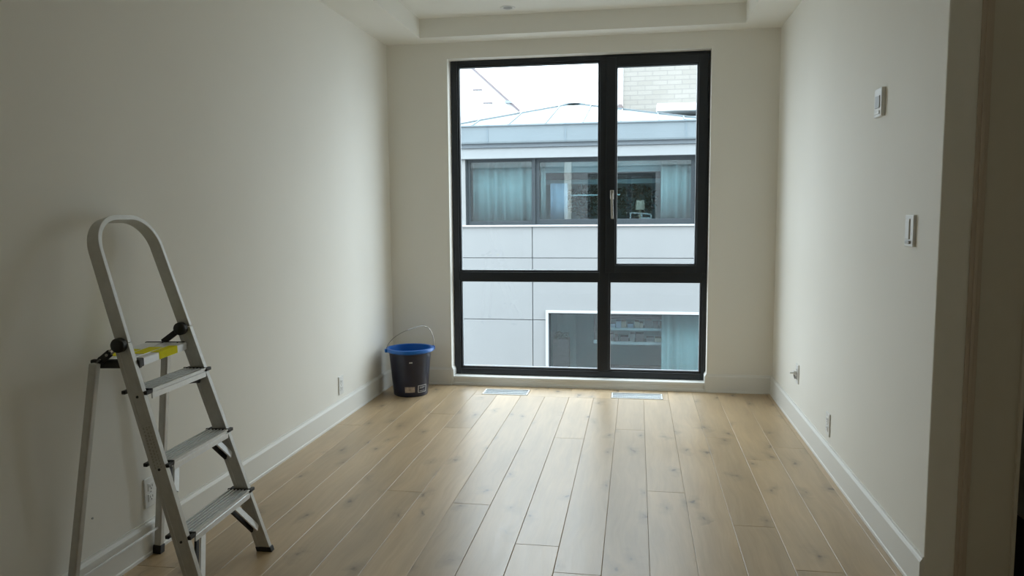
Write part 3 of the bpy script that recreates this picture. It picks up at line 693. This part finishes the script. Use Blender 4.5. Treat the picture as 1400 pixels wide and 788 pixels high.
# platform
pf = Vector((-1.598, 2.192, 0)); pF = Vector((-1.640, 2.536, 0)); pu = (pF - pf).normalized(); pn = Vector((pu.y, -pu.x, 0)); PZ = .819; PD = .152; PLn = (pF - pf).length
def PP(u, d, z): return Vector((pf.x, pf.y, 0)) + pu * u - pn * d + zz * z
mb = MB()
mb.prism([(0, PZ - .026), (0, PZ - .003), (-.003, PZ), (-.030, PZ), (-.032, PZ - .003), (-.036, PZ - .003), (-.038, PZ), (-.086, PZ), (-.088, PZ - .003), (-.092, PZ - .003), (-.094, PZ), (-PD, PZ), (-PD, PZ - .026), (-PD + .003, PZ - .026), (-PD + .003, PZ - .006), (-.003, PZ - .006), (-.003, PZ - .026)],
         PP(.012, 0, 0), PP(PLn - .006, 0, 0), pn, zz)
plat = build('platform', mb, M['alu2'], ld, bevel=.0008)
mb = MB(); u0, u1 = PLn * .40, PLn * .77
for (a, b, z) in ((0, .030, PZ), (.038, .086, PZ), (.094, PD, PZ)):
    mb.obox(PP((u0 + u1) / 2 - a * .75, (a + b) / 2, PZ + .0006), pu, pn, zz, (u1 - u0) / 2, (b - a) / 2, .0006)
mb.obox(PP((u0 + u1) / 2, 0, PZ - .0125) + pn * .0006, pu, pn, zz, (u1 - u0) / 2, .0006, .0125)
mb.obox(PP(PLn * .40, .128, PZ + .0007), pu, pn, zz, .060, .015, .0006)
build('yellow_tape', mb, M['yellow'], plat)
mb = MB()
mb.obox(PP(.004, PD / 2 - .003, PZ - .013), pu, pn, zz, .010, PD / 2 + .006, .0145)
mb.obox(PP(.018, .010, PZ - .013), pu, pn, zz, .020, .0125, .0145)
build('end_cap', mb, M['blackp'], plat, bevel=.004)
mb = MB().obox(PP(PLn - .000, PD / 2 + .008, PZ - .012), pu, pn, zz, .006, PD / 2 - .002, .0142)
build('end_cap', mb, M['blackp'], plat, bevel=.003)
# rear legs
NT, NBt = Vector((-1.712, 2.140, .815)), Vector((-1.7995, 2.066, .0))
FT, FBt = Vector((-1.734, 2.548, .815)), Vector((-1.7990, 2.528, .0))
for a, b in ((NT, NBt), (FT, FBt)):
    d = (a - b).normalized(); X_ = (Vector((1, 0, 0)) - d * d.x).normalized(); Y_ = d.cross(X_)
    k = [(-.017, -.012), (.017, -.012), (.017, -.008), (.010, -.010), (-.010, -.010), (-.017, -.008)]
    pr = [(-.0135, -.012), (.0135, -.012), (.0135, .012), (-.0135, .012)]
    bb_ = b + d * .022
    build('rear_leg', MB().prism(pr, bb_, a, X_, Y_), M['alu'], ld, bevel=.004)
    build('foot', MB().prism([(-.0165, -.0145), (.0165, -.0145), (.0165, .0145), (-.0165, .0145)], b + d * .0, b + d * .034, X_, Y_), M['blackp'], ld, bevel=.003)
d1 = (NT - NBt); d2 = (FT - FBt)
build('cross_rod', MB().bar(NBt + d1 * .125, FBt + d2 * .128, .009, .006, (1, 0, 0)), M['alu2'], ld, bevel=.001)
# knobs and link arms
for s, top, kn in ((-1, NT, LP(-(hw(.92) + .010), .917, -.026)), (1, FT, LP((hw(.92) - .020), .917, -.030))):
    sd = -1 if s < 0 else -1
    kb = MB(); a = kn; b = kn + u_ * (-.020)
    kb.cyl(a, b, .024, 26, .0235).cyl(b, b + u_ * (-.005), .0235, 26, .017)
    build('knob', kb, M['blackp'], ld, smooth=True, bevel=.002)
    t2 = Vector((top.x, kn.y if s < 0 else kn.y - .004, top.z + .005)); k2 = kn + u_ * -.008
    if s < 0:
        mid = t2.lerp(k2, .50)
        build('link_arm', MB().bar(t2 + (t2 - k2).normalized() * .008, mid, .024, .009, (0, 1, 0)).cyl(t2 + u_ * .006, t2 - u_ * .006, .0125, 18).bar(t2, top + Vector((0, 0, -.01)), .012, .012), M['blackp'], ld, bevel=.002)
        dn = (k2 - t2).normalized().cross(u_)
        build('link_rod', MB().cyl(mid - dn * .006, k2 - dn * .006, .0028, 10).cyl(mid + dn * .006, k2 + dn * .006, .0028, 10), M['steel'], ld)
        for q_ in (t2 - u_ * .006, t2.lerp(k2, .35) - u_ * .005): build('rivet', MB().cyl(q_, q_ - u_ * .003, .0045, 12), M['steel'], ld)
    else:
        build('link_arm', MB().bar(t2 + (t2 - k2).normalized() * .004, k2, .022, .010, (0, 1, 0)).bar(t2, top + Vector((0, .0, -.01)), .012, .012), M['blackp'], ld, bevel=.003)
# black hinge strut under the third step
c3 = LP(0, LS[2]); a = Vector((c3.x, c3.y, 0)) + u_ * .08 + n_ * -.045 + zz * (c3.z - .036); b = Vector((c3.x, c3.y, 0)) + u_ * (hw(LS[2]) - .030) + n_ * -.025 + zz * (c3.z - .046)
build('hinge_strut', MB().bar(a, b, .020, .014).cyl(b + n_ * .01, b - n_ * .03, .010, 16), M['blackp'], ld, bevel=.003)
# faded print on the outside of the near rail
mb = MB(); rr = random.Random(2)
for row in range(3):
    L = .64
    while L > .50:
        l = rr.uniform(.003, .009); dep_ = -.013 - row * .011
        mb.obox(LP(-(hw(L - l / 2) + TK / 2 - .0006), L - l / 2, dep_), N_, u_, v_, .0024 if row else .0032, .0004, l / 2 * .8); L -= l + rr.uniform(.001, .006)
build('printed_label', mb, M['print'], ld)

# ================================================================= bucket
bc = (-1.598, 5.165, 0)
bk = thing('bucket', 'dark plastic bucket with a blue rim and inside, in the far left corner', 'bucket', bc)
RB, RT, HB = .121, .152, .336
body = [(.0001, .006), (RB - .006, .006), (RB - .004, .0), (RB, .004), (RB + .002, .012)] + [(RB + (RT - RB) * t, HB * t) for t in (.1, .3, .5, .7, .9)] + [(RT, HB - .004)]
build('body', MB().lathe(body, bc, 64), M['bodyp'], bk, smooth=True)
inn = [(.0001, .010), (RB - .008, .010), (RT - .005, HB), (RT + .000, HB + .004), (RT + .016, HB + .002), (RT + .020, HB - .004), (RT + .020, HB - .018), (RT + .016, HB - .020), (RT + .014, HB - .006), (RT + .001, HB - .008), (RT + .001, HB - .026), (RT - .002, HB - .028)]
build('lining', MB().lathe(inn, bc, 64), M['bluep'], bk, smooth=True)
# spout lip and ears
bcv = Vector(bc)
ea = Vector((-.86, -.50, 0)).normalized(); eb = -ea
for e in (ea, eb):
    p = bcv + e * (RT + .020) + zz * (HB - .010)
    build('ear', MB().obox(p, e, zz.cross(e), zz, .010, .014, .013), M['bluep'], bk, bevel=.004)
lipd = Vector((-1, 0.05, 0)).normalized()
# wire handle: bowed upright
hpts = []
A = bcv + ea * (RT + .024) + zz * (HB - .008); B = bcv + eb * (RT + .024) + zz * (HB - .008)
key = [(0, 0), (.06, .045), (.18, .088), (.34, .120), (.50, .140), (.64, .152), (.78, .158), (.90, .140), (.97, .095), (1.0, .045), (1, 0)]
for i in range(len(key) - 1):
    for q in range(4):
        t = q / 4; k0, k1, k2_, k3 = key[max(i - 1, 0)], key[i], key[i + 1], key[min(i + 2, len(key) - 1)]
        c = [.5 * (2 * k1[d] + (k2_[d] - k0[d]) * t + (2 * k0[d] - 5 * k1[d] + 4 * k2_[d] - k3[d]) * t * t + (3 * k1[d] - k0[d] - 3 * k2_[d] + k3[d]) * t ** 3) for d in (0, 1)]
        hpts.append(A.lerp(B, c[0]) + zz * c[1])
hpts.append(B)
hnd = build('handle', MB().tube(hpts, .0026, 8), M['steel'], bk, smooth=True)
build('grip', MB().tube(hpts[15:25], .0045, 12), M['label2'], hnd, smooth=True)
def sticker(a0, a1, z0, z1, mt, name, parent=bk, off=.0012):
    mb = MB(); n = 8
    for i in range(n + 1):
        a = a0 + (a1 - a0) * i / n
        for z in (z0, z1):
            r = RB + (RT - RB) * z / HB + off; mb.v.append((bc[0] + r * math.cos(a), bc[1] + r * math.sin(a), z))
    for i in range(n): mb.f.append((2 * i, 2 * i + 2, 2 * i + 3, 2 * i + 1)); mb.mi.append(0)
    return build(name, mb, M[mt], parent)
ca = math.atan2(-5.165, 1.598)
sticker(ca - .33, ca + .22, .035, .075, 'label1', 'beige_label')
s1 = ca + .40; s2 = ca + .98
for (a0, a1, z0, z1) in ((s1, s2, .079, .083), (s1, s2, .030, .034), (s1, s1 + .04, .034, .079), (s2 - .04, s2, .034, .079), (s1 + .10, s1 + .46, .068, .071), (s1 + .10, s1 + .38, .060, .0625), (s1 + .10, s1 + .46, .041, .044)):
    sticker(a0, a1, z0, z1, 'label2', 'printed_label', off=.0015)
sticker(ca - .06, ca + .10, .248, .256, 'label2', 'printed_mark', off=.0015)

# ================================================================= outlets and switches
def plate(name, label, cat, x, sx, y, z, w=.072, h=.115, t=.0065, group=None):
    t_ = thing(name, label, cat, (x, y, z), group)
    build('cover_plate', MB().box(min(x, x + sx * t), max(x, x + sx * t), y - w / 2, y + w / 2, z - h / 2, z + h / 2), M['whitep'], t_, bevel=.003, segs=3)
    return t_
def outlet(label, x, sx, y, z, plug=False):
    t_ = plate('wall_outlet', label, 'outlet', x, sx, y, z, group='wall outlets low on the walls')
    for dz in (-.021, .021):
        xs = sorted((x + sx * .006, x + sx * .0085)); f = build('receptacle', MB().box(xs[0], xs[1], y - .017, y + .017, z + dz - .0145, z + dz + .0145), M['whitep'], t_, bevel=.004, segs=3)
        xs = sorted((x + sx * .0080, x + sx * .0089)); g = MB()
        g.box(xs[0], xs[1], y - .0075, y - .0055, z + dz - .002, z + dz + .007).box(xs[0], xs[1], y + .0055, y + .0075, z + dz - .002, z + dz + .007).cyl((xs[0], y, z + dz - .008), (xs[1], y, z + dz - .008), .0025, 10)
        build('slot', g, M['dark'], f)
    build('screw', MB().cyl((x + sx * .006, y, z), (x + sx * .0075, y, z), .003, 12), M['greyp'], t_)
    return t_
outlet('white double outlet low on the left wall, between ladder and bucket', XL, 1, 4.43, .222)
outlet('white double outlet on the left wall half hidden behind the stepladder rail', XL, 1, 2.535, .238)
o1 = outlet('white double outlet on the right wall near the far corner, with a plug in it', XR, -1, 4.64, .325)
o2 = outlet('white double outlet on the right wall just above the baseboard, nearer the viewer', XR, -1, 3.895, .226)
pg = thing('plug', 'small white plug in the outlet near the far right corner', 'plug', (XR - .009, 4.64, .325 - .0))
build('plug_body', MB().box(XR - .026, XR - .009, 4.629, 4.651, .318, .342).cyl((XR - .026, 4.64, .328), (XR - .046, 4.64, .330), .0055, 14), M['whitep'], pg, bevel=.003)
build('plug_tail', MB().bar((XR - .022, 4.64, .322), (XR - .014, 4.64, .294), .011, .011), M['greyp'], pg, bevel=.003)
dm = plate('dimmer_switch', 'white dimmer switch at hand height on the right wall', 'switch', XR, -1, 2.852, 1.213, .082, .112, .010)
build('paddle', MB().box(XR - .014, XR - .009, 2.852 - .010, 2.852 + .024, 1.213 - .030, 1.213 + .042), M['whitep'], dm, bevel=.002)
build('slider', MB().box(XR - .016, XR - .009, 2.852 - .020, 2.852 + .020, 1.213 - .046, 1.213 - .035), M['greyp'], dm, bevel=.002)
tm = plate('thermostat', 'small white thermostat high on the right wall above the dimmer', 'thermostat', XR, -1, 3.243, 1.710, .090, .112, .016)
build('display', MB().box(XR - .019, XR - .015, 3.243 - .028, 3.243 + .026, 1.710 - .022, 1.710 + .026), M['greyp'], tm, bevel=.002)
build('button_bar', MB().box(XR - .019, XR - .015, 3.243 - .030, 3.243 + .030, 1.710 - .046, 1.710 - .032), M['whitep'], tm, bevel=.002)
# small wall anchor by the ladder
wa = build('wall_plug', MB().cyl((XL, 2.228, .257), (XL + .003, 2.228, .257), .0035, 12), M['greyp'], loc=(XL, 2.228, .257)); tag(wa, 'tiny grey screw plug in the left wall behind the stepladder', 'wall plug')
